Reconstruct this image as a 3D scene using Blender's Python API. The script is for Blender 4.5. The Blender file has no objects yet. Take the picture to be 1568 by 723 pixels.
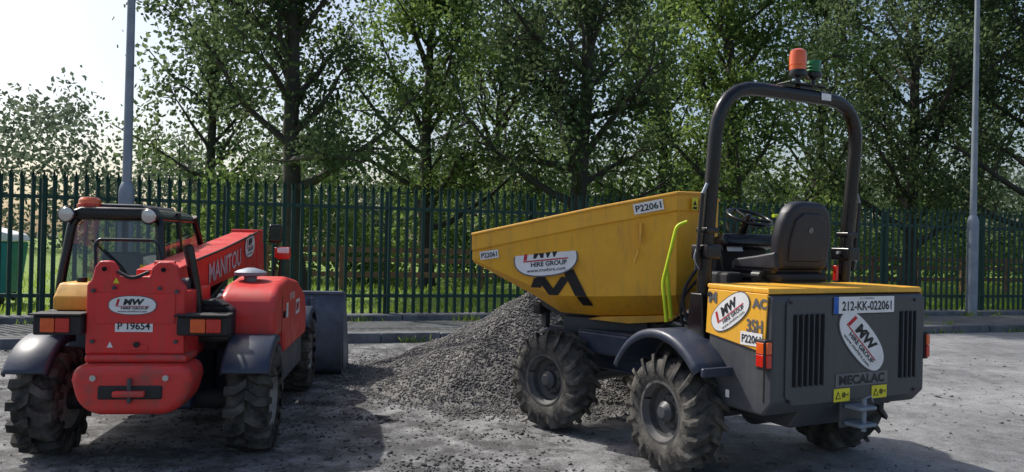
import bpy, math, random
import numpy as np
from mathutils import Vector, Matrix
R = math.radians
random.seed(4); rng = np.random.default_rng(7)
sc = bpy.context.scene
col = sc.collection

# ------------------------------------------------------------------ materials
def pmat(name, c, rough=.5, metal=0., dirt=None, amt=.5, scale=5., bump=0., bscale=80., coat=0., lo=.4, hi=.7, spec=.5, streak=0., sdirt=(.12,.10,.08), fine=0.):
    m = bpy.data.materials.new(name); m.use_nodes = True
    nt = m.node_tree; b = nt.nodes['Principled BSDF']
    b.inputs['Metallic'].default_value = metal
    b.inputs['Coat Weight'].default_value = coat
    b.inputs['Specular IOR Level'].default_value = spec
    tc = nt.nodes.new('ShaderNodeTexCoord')
    n = nt.nodes.new('ShaderNodeTexNoise'); n.inputs['Scale'].default_value = scale
    n.inputs['Detail'].default_value = 8; n.inputs['Roughness'].default_value = .65
    nt.links.new(tc.outputs['Object'], n.inputs['Vector'])
    mr = nt.nodes.new('ShaderNodeMapRange')
    mr.inputs['From Min'].default_value = lo; mr.inputs['From Max'].default_value = hi
    mr.inputs['To Max'].default_value = amt
    nt.links.new(n.outputs['Fac'], mr.inputs['Value'])
    mx = nt.nodes.new('ShaderNodeMix'); mx.data_type = 'RGBA'
    mx.inputs['A'].default_value = (*c, 1)
    d = dirt if dirt else tuple(x*.6 for x in c)
    mx.inputs['B'].default_value = (*d, 1)
    nt.links.new(mr.outputs['Result'], mx.inputs['Factor'])
    out = mx.outputs['Result']
    if streak > 0:
        mp = nt.nodes.new('ShaderNodeMapping'); mp.inputs['Scale'].default_value = (16,16,1.6)
        nt.links.new(tc.outputs['Object'], mp.inputs['Vector'])
        n3 = nt.nodes.new('ShaderNodeTexNoise'); n3.inputs['Scale'].default_value = 1.; n3.inputs['Detail'].default_value = 7; n3.inputs['Roughness'].default_value=.7
        nt.links.new(mp.outputs[0], n3.inputs['Vector'])
        m3 = nt.nodes.new('ShaderNodeMapRange'); m3.inputs['From Min'].default_value=.52; m3.inputs['From Max'].default_value=.74; m3.inputs['To Max'].default_value=streak
        nt.links.new(n3.outputs['Fac'], m3.inputs['Value'])
        x3 = nt.nodes.new('ShaderNodeMix'); x3.data_type='RGBA'; x3.inputs['B'].default_value=(*sdirt,1)
        nt.links.new(out, x3.inputs['A']); nt.links.new(m3.outputs['Result'], x3.inputs['Factor']); out = x3.outputs['Result']
    nt.links.new(out, b.inputs['Base Color'])
    ra = nt.nodes.new('ShaderNodeMapRange'); ra.inputs['From Max'].default_value = 1
    ra.inputs['To Min'].default_value = rough; ra.inputs['To Max'].default_value = min(1, rough+.4)
    nt.links.new(mr.outputs['Result'], ra.inputs['Value']); nt.links.new(ra.outputs['Result'], b.inputs['Roughness'])
    if bump > 0:
        n2 = nt.nodes.new('ShaderNodeTexNoise'); n2.inputs['Scale'].default_value = bscale; n2.inputs['Detail'].default_value = 5
        nt.links.new(tc.outputs['Object'], n2.inputs['Vector'])
        bp = nt.nodes.new('ShaderNodeBump'); bp.inputs['Strength'].default_value = bump; bp.inputs['Distance'].default_value = .01
        nt.links.new(n2.outputs['Fac'], bp.inputs['Height']); nt.links.new(bp.outputs['Normal'], b.inputs['Normal'])
    return m

DUST = (.15,.14,.125)
M_red = pmat('red_paint', (.74,.034,.032), .34, dirt=(.48,.045,.04), amt=.6, scale=4, streak=.4, sdirt=(.28,.09,.07))
M_yel = pmat('yellow_paint', (.86,.44,.030), .42, dirt=(.72,.36,.04), amt=.6, scale=5, streak=.55, sdirt=(.42,.25,.08))
M_yel2 = pmat('yellow_band', (.84,.43,.035), .45, dirt=(.58,.33,.08), amt=.8, scale=9, streak=.5, sdirt=(.38,.24,.09))
M_char = pmat('charcoal_paint', (.052,.056,.066), .42, dirt=(.095,.095,.092), amt=.5, scale=5, streak=.25, sdirt=(.14,.13,.12))
M_navy = pmat('navy_plastic', (.026,.038,.070), .38, dirt=(.09,.09,.095), amt=.4, scale=5)
M_blk = pmat('black_gloss', (.006,.006,.008), .22, dirt=(.018,.018,.018), amt=.3, scale=6)
M_blkm = pmat('black_matt', (.015,.015,.017), .6, dirt=(.05,.047,.045), amt=.5, scale=9)
M_slot = pmat('vent_black', (.004,.004,.004), .9)
M_vinyl = pmat('seat_vinyl', (.013,.014,.022), .36, dirt=(.022,.022,.028), amt=.5, scale=9, bump=.15, bscale=300)
M_tyre = pmat('tyre_rubber', (.042,.041,.040), .85, dirt=(.21,.195,.17), amt=.85, scale=7, bump=.5, bscale=60, lo=.40, hi=.74, spec=.2)
M_tyre2 = pmat('tyre_rubber_worn', (.024,.023,.023), .8, dirt=(.19,.175,.15), amt=.75, scale=6, bump=.5, bscale=60, spec=.25)
M_rim = pmat('wheel_rim_grey', (.055,.056,.060), .55, dirt=DUST, amt=.6, scale=8)
M_rim2 = pmat('wheel_rim_light', (.30,.295,.28), .6, dirt=(.10,.085,.07), amt=.7, scale=8)
M_steel = pmat('galvanised_steel', (.27,.31,.36), .5, metal=.3, dirt=(.17,.20,.25), amt=.6, scale=3)
M_buck = pmat('bucket_steel', (.12,.15,.21), .45, metal=.3, dirt=(.07,.065,.065), amt=.7, scale=5, streak=.4)
M_white = pmat('white_vinyl', (.82,.82,.82), .4, dirt=(.65,.63,.59), amt=.5, scale=8)
M_ink = pmat('black_ink', (.012,.012,.015), .5)
M_grey = pmat('grey_ink', (.12,.12,.13), .5)
M_plate = pmat('maker_plate_grey', (.16,.162,.17), .5)
M_lgrey = pmat('light_grey_ink', (.50,.50,.52), .5)
M_redink = pmat('red_ink', (.55,.01,.02), .5)
M_blue = pmat('blue_band', (.01,.12,.5), .5)
M_lime = pmat('lime_rail', (.66,.82,.02), .4)
M_warn = pmat('warning_yellow', (.80,.72,.03), .45)
M_orange = pmat('orange_lens', (.85,.13,.015), .12, dirt=(.55,.05,.01), amt=.6, scale=14, coat=.6)
M_redl = pmat('red_lens', (.65,.02,.01), .15, coat=.6)
M_green = pmat('green_lens', (.0,.16,.05), .15, coat=.6)
M_chrome = pmat('lamp_reflector', (.6,.6,.58), .15, metal=.6)
M_fence = pmat('fence_green', (.009,.050,.038), .45, dirt=(.017,.065,.052), amt=.6, scale=6)
M_wood = pmat('timber', (.28,.14,.08), .8, dirt=(.13,.08,.05), amt=.8, scale=4)
M_teal = pmat('teal_plastic', (.02,.24,.24), .5)
M_bark = pmat('bark', (.065,.056,.046), .9, dirt=(.03,.03,.025), amt=.9, scale=4, bump=.6, bscale=20)
M_kerb = pmat('kerb_concrete', (.17,.18,.195), .9, dirt=(.06,.065,.07), amt=.9, scale=3, bump=.4, bscale=40, streak=.4, sdirt=(.05,.05,.05))
M_hoodb = pmat('hood_red', (.74,.040,.034), .36, dirt=(.48,.075,.06), amt=.8, scale=3.5, streak=.5, sdirt=(.28,.12,.10))
M_crust = pmat('counterweight_red', (.70,.045,.038), .42, dirt=(.22,.10,.08), amt=.85, scale=5, lo=.48, hi=.68, streak=.5, sdirt=(.20,.11,.09), bump=.15, bscale=40)

def glass(name, tint, rough=.03):
    m = bpy.data.materials.new(name); m.use_nodes = True; nt = m.node_tree
    for n in list(nt.nodes):
        if n.type != 'OUTPUT_MATERIAL': nt.nodes.remove(n)
    out = nt.nodes['Material Output']
    t = nt.nodes.new('ShaderNodeBsdfTransparent'); t.inputs[0].default_value = (*tint, 1)
    g = nt.nodes.new('ShaderNodeBsdfGlossy'); g.inputs['Roughness'].default_value = rough
    g.inputs['Color'].default_value = (.8,.85,.9,1)
    f = nt.nodes.new('ShaderNodeFresnel'); f.inputs['IOR'].default_value = 1.6
    a = nt.nodes.new('ShaderNodeMath'); a.operation='ADD'; a.inputs[1].default_value=.03
    nt.links.new(f.outputs[0], a.inputs[0])
    mx = nt.nodes.new('ShaderNodeMixShader')
    nt.links.new(a.outputs[0], mx.inputs[0]); nt.links.new(t.outputs[0], mx.inputs[1]); nt.links.new(g.outputs[0], mx.inputs[2])
    nt.links.new(mx.outputs[0], out.inputs['Surface'])
    return m
M_glass = glass('cab_glass', (.62,.68,.68))

def leafmat(name, c1, c2, trans=.45, tv=2.2):
    m = bpy.data.materials.new(name); m.use_nodes = True; nt = m.node_tree
    for n in list(nt.nodes):
        if n.type != 'OUTPUT_MATERIAL': nt.nodes.remove(n)
    out = nt.nodes['Material Output']
    geo = nt.nodes.new('ShaderNodeNewGeometry'); tc = nt.nodes.new('ShaderNodeTexCoord')
    n = nt.nodes.new('ShaderNodeTexNoise'); n.inputs['Scale'].default_value=.55; n.inputs['Detail'].default_value=3
    nt.links.new(tc.outputs['Object'], n.inputs['Vector'])
    a = nt.nodes.new('ShaderNodeMath'); a.operation='MULTIPLY_ADD'; a.inputs[1].default_value=.5
    nt.links.new(geo.outputs['Random Per Island'], a.inputs[0])
    b = nt.nodes.new('ShaderNodeMath'); b.operation='MULTIPLY_ADD'; b.inputs[1].default_value=2.2; b.inputs[2].default_value=-.85
    nt.links.new(n.outputs['Fac'], b.inputs[0]); nt.links.new(b.outputs[0], a.inputs[2])
    mx = nt.nodes.new('ShaderNodeMix'); mx.data_type='RGBA'
    mx.inputs['A'].default_value=(*c1,1); mx.inputs['B'].default_value=(*c2,1)
    nt.links.new(a.outputs[0], mx.inputs['Factor'])
    d = nt.nodes.new('ShaderNodeBsdfDiffuse'); t = nt.nodes.new('ShaderNodeBsdfTranslucent')
    nt.links.new(mx.outputs['Result'], d.inputs[0])
    hs = nt.nodes.new('ShaderNodeHueSaturation'); hs.inputs['Hue'].default_value=.485; hs.inputs['Value'].default_value=tv; hs.inputs['Saturation'].default_value=1.0
    nt.links.new(mx.outputs['Result'], hs.inputs['Color']); nt.links.new(hs.outputs[0], t.inputs[0])
    ms = nt.nodes.new('ShaderNodeMixShader'); ms.inputs[0].default_value=trans
    nt.links.new(d.outputs[0], ms.inputs[1]); nt.links.new(t.outputs[0], ms.inputs[2])
    nt.links.new(ms.outputs[0], out.inputs['Surface'])
    return m
M_leaf = leafmat('leaves', (.034,.060,.034), (.105,.150,.062))
M_leaf2 = leafmat('leaves_bright', (.045,.083,.030), (.135,.205,.052),tv=2.5)
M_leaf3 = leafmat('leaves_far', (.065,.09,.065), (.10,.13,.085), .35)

# ------------------------------------------------------------------ mesh helpers
def empty(name, parent=None, M=None):
    e = bpy.data.objects.new(name, None); col.objects.link(e); e.empty_display_size=.2
    if parent: e.parent = parent
    if M is not None: e.matrix_local = M
    return e
def mobj(name, v, f, mat, parent=None, M=None, smooth=None, bevel=0, seg=3, solid=0):
    me = bpy.data.meshes.new(name); me.from_pydata([tuple(p) for p in v], [], f); me.update()
    for m in (mat if isinstance(mat, list) else [mat]): me.materials.append(m)
    o = bpy.data.objects.new(name, me); col.objects.link(o)
    if parent: o.parent = parent
    if M is not None: o.matrix_local = M
    if smooth is not None or bevel > 0:
        me.polygons.foreach_set('use_smooth', [True]*len(me.polygons))
        if smooth: me.set_sharp_from_angle(angle=R(smooth))
    if solid:
        s = o.modifiers.new('s','SOLIDIFY'); s.thickness = solid; s.offset = -1
    if bevel > 0:
        b = o.modifiers.new('b','BEVEL'); b.width = bevel; b.segments = seg; b.limit_method='ANGLE'; b.angle_limit=R(28)
        w = o.modifiers.new('w','WEIGHTED_NORMAL'); w.keep_sharp = False
    return o
def box(name, lo, hi, mat, parent=None, bevel=.008, rot=None, seg=2):
    c = [(a+b)/2 for a,b in zip(lo,hi)]; s=[(b-a)/2 for a,b in zip(lo,hi)]
    v=[(x*s[0],y*s[1],z*s[2]) for x in(-1,1) for y in(-1,1) for z in(-1,1)]
    f=[(0,1,3,2),(4,6,7,5),(0,4,5,1),(2,3,7,6),(0,2,6,4),(1,5,7,3)]
    M=Matrix.Translation(c)
    if rot: M = M @ (Matrix.Rotation(rot[2],4,'Z')@Matrix.Rotation(rot[1],4,'Y')@Matrix.Rotation(rot[0],4,'X'))
    return mobj(name,v,f,mat,parent,M,bevel=bevel,seg=seg)
def prism(name, pts, ax, a, b, mat, parent=None, bevel=.008, seg=2, M=None, smooth=None):
    def mk(p,t):
        q=list(p); q.insert('xyz'.index(ax),t); return q
    n=len(pts); v=[mk(p,a) for p in pts]+[mk(p,b) for p in pts]
    f=[tuple(range(n))[::-1],tuple(range(n,2*n))]+[(i,(i+1)%n,n+(i+1)%n,n+i) for i in range(n)]
    o=mobj(name,v,f,mat,parent,M,bevel=bevel,seg=seg,smooth=smooth)
    import bmesh
    bm=bmesh.new(); bm.from_mesh(o.data); bmesh.ops.recalc_face_normals(bm,faces=bm.faces); bm.to_mesh(o.data); bm.free()
    return o
def fillet(pts, f, n=6):
    if f<=0: return [Vector(p) for p in pts]
    P=[Vector(p) for p in pts]; out=[P[0]]
    for i in range(1,len(P)-1):
        a=P[i-1]-P[i]; b=P[i+1]-P[i]; d=min(f,a.length*.48,b.length*.48)
        A=P[i]+a.normalized()*d; B=P[i]+b.normalized()*d
        for k in range(n+1):
            t=k/n; out.append(A*(1-t)**2+P[i]*2*t*(1-t)+B*t*t)
    out.append(P[-1]); return out
def tube(name, pts, r, mat, parent=None, f=0, sides=14, r2=None, cap=True):
    P=fillet(pts,f); n=len(P); v=[];fa=[]
    T=[(P[min(i+1,n-1)]-P[max(i-1,0)]).normalized() for i in range(n)]
    u=T[0].orthogonal().normalized()
    for i in range(n):
        u=(u-T[i]*u.dot(T[i])).normalized(); w=T[i].cross(u)
        rr=r if r2 is None else r+(r2-r)*i/(n-1)
        for k in range(sides):
            a=2*math.pi*k/sides; v.append(P[i]+(u*math.cos(a)+w*math.sin(a))*rr)
    for i in range(n-1):
        for k in range(sides):
            k2=(k+1)%sides; fa.append((i*sides+k,i*sides+k2,(i+1)*sides+k2,(i+1)*sides+k))
    if cap: fa.append(tuple(range(sides))[::-1]); fa.append(tuple(range((n-1)*sides,n*sides)))
    return mobj(name,v,fa,mat,parent,smooth=40)
def lathe(name, prof, mat, parent=None, M=None, n=32, smooth=35):
    v=[];f=[]
    for (r,h) in prof:
        for k in range(n):
            a=2*math.pi*k/n; v.append((r*math.cos(a),r*math.sin(a),h))
    for i in range(len(prof)-1):
        for k in range(n):
            k2=(k+1)%n; f.append((i*n+k,i*n+k2,(i+1)*n+k2,(i+1)*n+k))
    f.append(tuple(range(n))[::-1]); f.append(tuple(range((len(prof)-1)*n,len(prof)*n)))
    return mobj(name,v,f,mat,parent,M,smooth=smooth)
def FM(o, x, up):
    x=Vector(x).normalized(); up=Vector(up); n=x.cross(up).normalized(); y=n.cross(x)
    M=Matrix.Identity(4)
    for i in range(3): M[i][0]=x[i];M[i][1]=y[i];M[i][2]=n[i];M[i][3]=o[i]
    return M
def text(name, s, w, h, mat, parent, M, off=.0, bold=.02, shear=0):
    cu=bpy.data.curves.new(name,'FONT'); cu.body=s; cu.offset=bold; cu.align_x='CENTER'; cu.align_y='CENTER'; cu.shear=shear; cu.resolution_u=3
    o=bpy.data.objects.new(name,cu); col.objects.link(o)
    bpy.context.view_layer.update()
    me=bpy.data.meshes.new_from_object(o.evaluated_get(bpy.context.evaluated_depsgraph_get()))
    bpy.data.objects.remove(o); 
    n=len(me.vertices); a=np.empty(n*3); me.vertices.foreach_get('co',a); a=a.reshape(-1,3)
    mn=a.min(0);mxx=a.max(0)
    a[:,0]=(a[:,0]-(mn[0]+mxx[0])/2)/(mxx[0]-mn[0])*w; a[:,1]=(a[:,1]-(mn[1]+mxx[1])/2)/(mxx[1]-mn[1])*h; a[:,2]=0
    me.vertices.foreach_set('co',a.ravel()); me.update(); me.materials.clear(); me.materials.append(mat)
    ob=bpy.data.objects.new(name,me); col.objects.link(ob); ob.parent=parent; ob.matrix_local=M@Matrix.Translation((0,0,off))
    return ob
def ell(name,w,h,mat,parent,M,off,e=2.4,n=48):
    v=[]
    for k in range(n):
        a=2*math.pi*k/n; c=math.cos(a); s=math.sin(a)
        v.append((w/2*math.copysign(abs(c)**(2/e),c),h/2*math.copysign(abs(s)**(2/e),s),0))
    return mobj(name,v,[tuple(range(n))],mat,parent,M@Matrix.Translation((0,0,off)))
def rect(name,w,h,mat,parent,M,off,dx=0,dy=0,shear=0):
    v=[(-w/2-shear,-h/2,0),(w/2-shear,-h/2,0),(w/2+shear,h/2,0),(-w/2+shear,h/2,0)]
    return mobj(name,v,[(0,1,2,3)],mat,parent,M@Matrix.Translation((dx,dy,off)))
def T2(x,y): return Matrix.Translation((x,y,0))
def logo(parent,M,w,h):
    ell('sticker_edge',w,h,M_grey,parent,M,.003); ell('sticker_face',w*.96,h*.93,M_white,parent,M,.005)
    rect('sticker_bar',w*.05,h*.34,M_redink,parent,M,.007,dx=-w*.30,dy=h*.15,shear=w*.02)
    rect('sticker_line',w*.70,h*.035,M_redink,parent,M,.007,dy=-h*.05)
    text('sticker_initials','MW',w*.44,h*.32,M_ink,parent,M@T2(w*.03,h*.17),.007,.05,.2)
    text('sticker_word','HIRE GROUP',w*.56,h*.13,M_ink,parent,M@T2(w*.05,-h*.15),.007,.03)
    text('sticker_web','www.mwhire.com',w*.60,h*.10,M_ink,parent,M@T2(0,-h*.31),.007,.01)
def plate(name,s,parent,M,w,h,ink=None,bold=.02):
    rect(name,w,h,M_white,parent,M,.003); text(name+'_text',s,w*.86,h*.62,ink or M_ink,parent,M,.005,bold)

def nmesh(name, V, F, mats, mi=None, parent=None):
    me=bpy.data.meshes.new(name); V=np.asarray(V,dtype=np.float32); F=np.asarray(F,dtype=np.int32); k=F.shape[1]
    me.vertices.add(len(V)); me.vertices.foreach_set('co',V.ravel())
    me.loops.add(F.size); me.loops.foreach_set('vertex_index',F.ravel())
    me.polygons.add(len(F)); me.polygons.foreach_set('loop_start',np.arange(0,F.size,k,dtype=np.int32))
    for m in mats: me.materials.append(m)
    if mi is not None: me.polygons.foreach_set('material_index',np.asarray(mi,dtype=np.int32))
    me.update(calc_edges=True); me.validate()
    o=bpy.data.objects.new(name,me); col.objects.link(o)
    if parent: o.parent=parent
    return o
def leaves(C, sig, n, smin=.05, smax=.10):
    idx=rng.integers(0,len(C),n); c=C[idx]+rng.normal(size=(n,3))*np.asarray(sig)
    a=rng.normal(size=(n,3)); a/=np.linalg.norm(a,axis=1)[:,None]
    b=np.cross(a,rng.normal(size=(n,3))); b/=np.linalg.norm(b,axis=1)[:,None]
    l=rng.uniform(smin,smax,n)[:,None]; w=l*rng.uniform(.5,.75,n)[:,None]
    V=np.stack([c-a*l,c-b*w,c+a*l,c+b*w],1).reshape(-1,3)
    F=np.arange(4*n).reshape(-1,4); return V,F
def ntube(P,rad,sides=7):
    P=np.asarray(P,float); n=len(P); T=np.gradient(P,axis=0); T/=np.linalg.norm(T,axis=1)[:,None]
    ref=np.array([.3,.9,.1]); u=np.cross(T,ref); u/=np.linalg.norm(u,axis=1)[:,None]; w=np.cross(T,u)
    a=np.arange(sides)*2*math.pi/sides
    V=(P[:,None]+ (u[:,None]*np.cos(a)[None,:,None]+w[:,None]*np.sin(a)[None,:,None])*np.asarray(rad)[:,None,None]).reshape(-1,3)
    F=[]
    for i in range(n-1):
        for k in range(sides):
            k2=(k+1)%sides; F.append((i*sides+k,i*sides+k2,(i+1)*sides+k2,(i+1)*sides+k))
    return V,np.array(F)
def stones(C, smin, smax, flat=.6):
    n=len(C); base=np.array([(1,0,0),(-1,0,0),(0,1,0),(0,-1,0),(0,0,1),(0,0,-1)],float)
    F0=np.array([(0,2,4),(2,1,4),(1,3,4),(3,0,4),(2,0,5),(1,2,5),(3,1,5),(0,3,5)])
    s=rng.uniform(smin,smax,n)[:,None,None]*rng.uniform(.6,1.2,(n,1,3))*np.array([1,1,flat])
    V=(base[None]+rng.normal(size=(n,6,3))*.22)*s
    th=rng.uniform(0,2*math.pi,n); c,si=np.cos(th),np.sin(th)
    X=V[:,:,0]*c[:,None]-V[:,:,1]*si[:,None]; Y=V[:,:,0]*si[:,None]+V[:,:,1]*c[:,None]
    t2=rng.normal(size=n)*.5; Z=V[:,:,2]*np.cos(t2)[:,None]+X*np.sin(t2)[:,None]
    V=np.stack([X,Y,Z],2)+C[:,None]
    F=(F0[None]+6*np.arange(n)[:,None,None]).reshape(-1,3)
    return V.reshape(-1,3),F

# ------------------------------------------------------------------ site frame (fence line)
D=np.array([math.cos(R(17)),math.sin(R(17))]); N=np.array([-D[1],D[0]]); P0=np.array([-8.,12.1])
def S(s,n,z=0):
    p=P0+D*s+N*n; return (p[0],p[1],z)
def ground_mat():
    m=bpy.data.materials.new('asphalt'); m.use_nodes=True; nt=m.node_tree; b=nt.nodes['Principled BSDF']
    tc=nt.nodes.new('ShaderNodeTexCoord')
    def noise(s,d=6,r=.6):
        n=nt.nodes.new('ShaderNodeTexNoise'); n.inputs['Scale'].default_value=s; n.inputs['Detail'].default_value=d; n.inputs['Roughness'].default_value=r
        nt.links.new(tc.outputs['Object'],n.inputs['Vector']); return n
    def ramp(n,p0,c0,p1,c1):
        r=nt.nodes.new('ShaderNodeValToRGB'); e=r.color_ramp.elements; e[0].position=p0;e[0].color=(*c0,1);e[1].position=p1;e[1].color=(*c1,1)
        nt.links.new(n.outputs['Fac'],r.inputs[0]); return r
    big=ramp(noise(.55,9,.62),.36,(.26,.262,.268),.60,(.43,.43,.43))
    mid=ramp(noise(5,10,.75),.35,(.58,.58,.58),.62,(1,1,1))
    fine=ramp(noise(55,4,.7),.36,(.6,.6,.6),.58,(1,1,1))
    def mul(a,b_):
        x=nt.nodes.new('ShaderNodeMix'); x.data_type='RGBA'; x.blend_type='MULTIPLY'; x.inputs['Factor'].default_value=1
        nt.links.new(a,x.inputs['A']); nt.links.new(b_,x.inputs['B']); return x.outputs['Result']
    c=mul(mul(big.outputs[0],mid.outputs[0]),fine.outputs[0])
    sp=nt.nodes.new('ShaderNodeSeparateXYZ'); nt.links.new(tc.outputs['Object'],sp.inputs[0])
    mk=nt.nodes.new('ShaderNodeMapRange'); mk.inputs['From Min'].default_value=3.0; mk.inputs['From Max'].default_value=-.5; mk.inputs['To Min'].default_value=-.08; mk.inputs['To Max'].default_value=.05
    nt.links.new(sp.outputs['X'],mk.inputs['Value'])
    pn=noise(2.6,14,.80); ad0=nt.nodes.new('ShaderNodeMath'); ad0.operation='ADD'; nt.links.new(pn.outputs['Fac'],ad0.inputs[0]); nt.links.new(mk.outputs['Result'],ad0.inputs[1])
    pm=nt.nodes.new('ShaderNodeMapRange'); pm.inputs['From Min'].default_value=.50; pm.inputs['From Max'].default_value=.61; pm.inputs['To Max'].default_value=.88
    nt.links.new(ad0.outputs[0],pm.inputs['Value'])
    dx=nt.nodes.new('ShaderNodeMix'); dx.data_type='RGBA'; dx.inputs['B'].default_value=(.070,.068,.068,1)
    nt.links.new(pm.outputs['Result'],dx.inputs['Factor']); nt.links.new(c,dx.inputs['A'])
    nt.links.new(dx.outputs['Result'],b.inputs['Base Color']); b.inputs['Roughness'].default_value=.8; b.inputs['Specular IOR Level'].default_value=.35
    n=noise(60,5,.7); n3=noise(9,6,.7)
    ad=nt.nodes.new('ShaderNodeMath'); ad.operation='MULTIPLY_ADD'; ad.inputs[1].default_value=2.5
    nt.links.new(n3.outputs['Fac'],ad.inputs[0]); nt.links.new(n.outputs['Fac'],ad.inputs[2])
    ad2=nt.nodes.new('ShaderNodeMath'); ad2.operation='ADD'; nt.links.new(ad.outputs[0],ad2.inputs[0]); nt.links.new(pm.outputs['Result'],ad2.inputs[1])
    bp=nt.nodes.new('ShaderNodeBump'); bp.inputs['Strength'].default_value=.7; bp.inputs['Distance'].default_value=.014
    nt.links.new(ad2.outputs[0],bp.inputs['Height']); nt.links.new(bp.outputs['Normal'],b.inputs['Normal'])
    return m
M_asph=ground_mat()
M_soil=pmat('soil',(.07,.06,.045),.95,dirt=(.05,.07,.03),amt=.8,scale=1)
M_grass=pmat('grass_ground',(.19,.29,.045),.9,dirt=(.11,.17,.03),amt=.9,scale=1.2,bump=.8,bscale=30)
M_stone=pmat('gravel_stone',(.10,.097,.095),.85,dirt=(.25,.24,.225),amt=.9,scale=14,lo=.45,hi=.6)
M_chip=pmat('asphalt_chips',(.045,.043,.043),.85,dirt=(.14,.135,.13),amt=.8,scale=8)
M_verge=pmat('verge_paving',(.17,.17,.165),.95,dirt=(.07,.075,.06),amt=.9,scale=2,bump=.6,bscale=50)

def quadsheet(name,a,b,c,d,mat): return mobj(name,[a,b,c,d],[(0,1,2,3)],mat)
quadsheet('ground',(-300,-300,-.01),(300,-300,-.01),(300,300,-.01),(-300,300,-.01),M_soil)
quadsheet('asphalt_yard',S(-60,-60,0),S(90,-60,0),S(90,-2.0,0),S(-60,-2.0,0),M_asph)
v=[];f=[]
def addbox(v,f,pts8):
    b=len(v); v.extend(pts8); f.extend([(b,b+1,b+2,b+3),(b+7,b+6,b+5,b+4),(b,b+4,b+5,b+1),(b+1,b+5,b+6,b+2),(b+2,b+6,b+7,b+3),(b+3,b+7,b+4,b)])
def sbox(v,f,s0,s1,n0,n1,z0,z1):
    addbox(v,f,[S(s0,n0,z0),S(s0,n1,z0),S(s1,n1,z0),S(s1,n0,z0),S(s0,n0,z1),S(s0,n1,z1),S(s1,n1,z1),S(s1,n0,z1)])
s=-30
while s<60:
    dz=random.uniform(-.006,.006); dn=random.uniform(-.01,.01)
    sbox(v,f,s,s+.905,-2.13+dn,-1.98,-.05,.14+dz); s+=.915
mobj('kerb',v,f,M_kerb,bevel=.015,seg=2)
v=[];f=[]; sbox(v,f,-60,90,-1.975,-.3,-.05,.135); mobj('pavement',v,f,M_verge)
v=[];f=[]; s=-30
while s<60: sbox(v,f,s,s+1.8,-.29,.25,-.05,.22+random.uniform(-.01,.01)); s+=1.815
mobj('fence_footing_wall',v,f,M_kerb,bevel=.015)
nx,ny=120,50; V=[];F=[]
for j in range(ny):
    for i in range(nx):
        s=-60+150*i/(nx-1); n=.24+ (j/(ny-1))**1.8*120; z=.15+ (.12*math.sin(s*.7+n*.5)+.1*math.sin(s*.23-n*.31))*min(1,n/4)
        V.append(S(s,n,z))
for j in range(ny-1):
    for i in range(nx-1): F.append((j*nx+i,j*nx+i+1,(j+1)*nx+i+1,(j+1)*nx+i))
mobj('grass_lawn',V,F,M_grass,smooth=80)
def blades(name,pts,h0,h1,w,mat):
    n=len(pts); h=rng.uniform(h0,h1,n); a=rng.uniform(0,math.pi*2,n); l=rng.normal(size=(n,2))*.35
    dx=np.cos(a)*w; dy=np.sin(a)*w
    p=np.asarray(pts); V=np.zeros((n,4,3)); V[:,0]=p; V[:,0,0]-=dx;V[:,0,1]-=dy; V[:,1]=p; V[:,1,0]+=dx;V[:,1,1]+=dy
    V[:,2]=p; V[:,2,0]+=l[:,0]*h+dx*.2; V[:,2,1]+=l[:,1]*h+dy*.2; V[:,2,2]+=h
    V[:,3]=p; V[:,3,0]+=l[:,0]*h-dx*.2; V[:,3,1]+=l[:,1]*h-dy*.2; V[:,3,2]+=h*.97
    return nmesh(name,V.reshape(-1,3),np.arange(4*n).reshape(-1,4),[mat])
M_blade=leafmat('grass_blades',(.15,.24,.035),(.26,.36,.06),.4,2.)
pts=[]
for i in range(22000):
    s=random.uniform(-6,40); n=.3+random.random()**1.5*16; z=.13+(.12*math.sin(s*.7+n*.5)+.1*math.sin(s*.23-n*.31))*min(1,n/4); pts.append(S(s,n,z))
blades('grass',pts,.06,.20,.02,M_blade)
pts=[]
for i in range(60):
    cs=random.uniform(-4,34); cn=random.choice([-.35,-.4,-1.9,-2.15,-2.15]); 
    for k in range(random.randint(8,50)): 
        q=S(cs+random.gauss(0,.12),cn+random.gauss(0,.03),.13 if cn>-2 else .0); pts.append(q)
blades('weed',pts,.03,.14,.010,M_blade)

# ------------------------------------------------------------------ palisade fence
V=[];F=[]
xs=[-.034,-.018,0,.018,.034]; ds=[0,-.022,-.008,-.022,0]; tz=[2.50,2.44,2.56,2.44,2.50]
s=-14
while s<44:
    j=random.uniform(-.006,.006); tl=random.uniform(-.008,.008); tl2=tl+random.uniform(-.008,.008)
    b=len(V)
    for k in range(5): V.append(S(s+xs[k],ds[k]-.03,.24))
    for k in range(5): V.append(S(s+xs[k]+tl,ds[k]-.03,2.38+j))
    for k in range(5): V.append(S(s+xs[k]*1.35+tl2,ds[k]-.055,tz[k]+j))
    for r_ in range(2):
        for k in range(4): F.append((b+r_*5+k,b+r_*5+k+1,b+r_*5+5+k+1,b+r_*5+5+k))
    s+=.152
o=mobj('pales',V,F,M_fence,solid=.004)
v=[];f=[]
for z in (.55,2.12):
    sbox(v,f,-14,44,-.022,.0,z-.03,z+.03); sbox(v,f,-14,44,.002,.045,z+.022,z+.03)
s=-13.2
while s<44: 
    sbox(v,f,s-.05,s+.05,.05,.056,.1,2.42); sbox(v,f,s-.004,s+.004,.058,.14,.1,2.42); sbox(v,f,s-.05,s+.05,.142,.148,.1,2.42); s+=2.75
o2=mobj('rails_and_posts',v,f,M_fence)
fe=empty('palisade_fence'); o.parent=fe; o2.parent=fe

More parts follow.
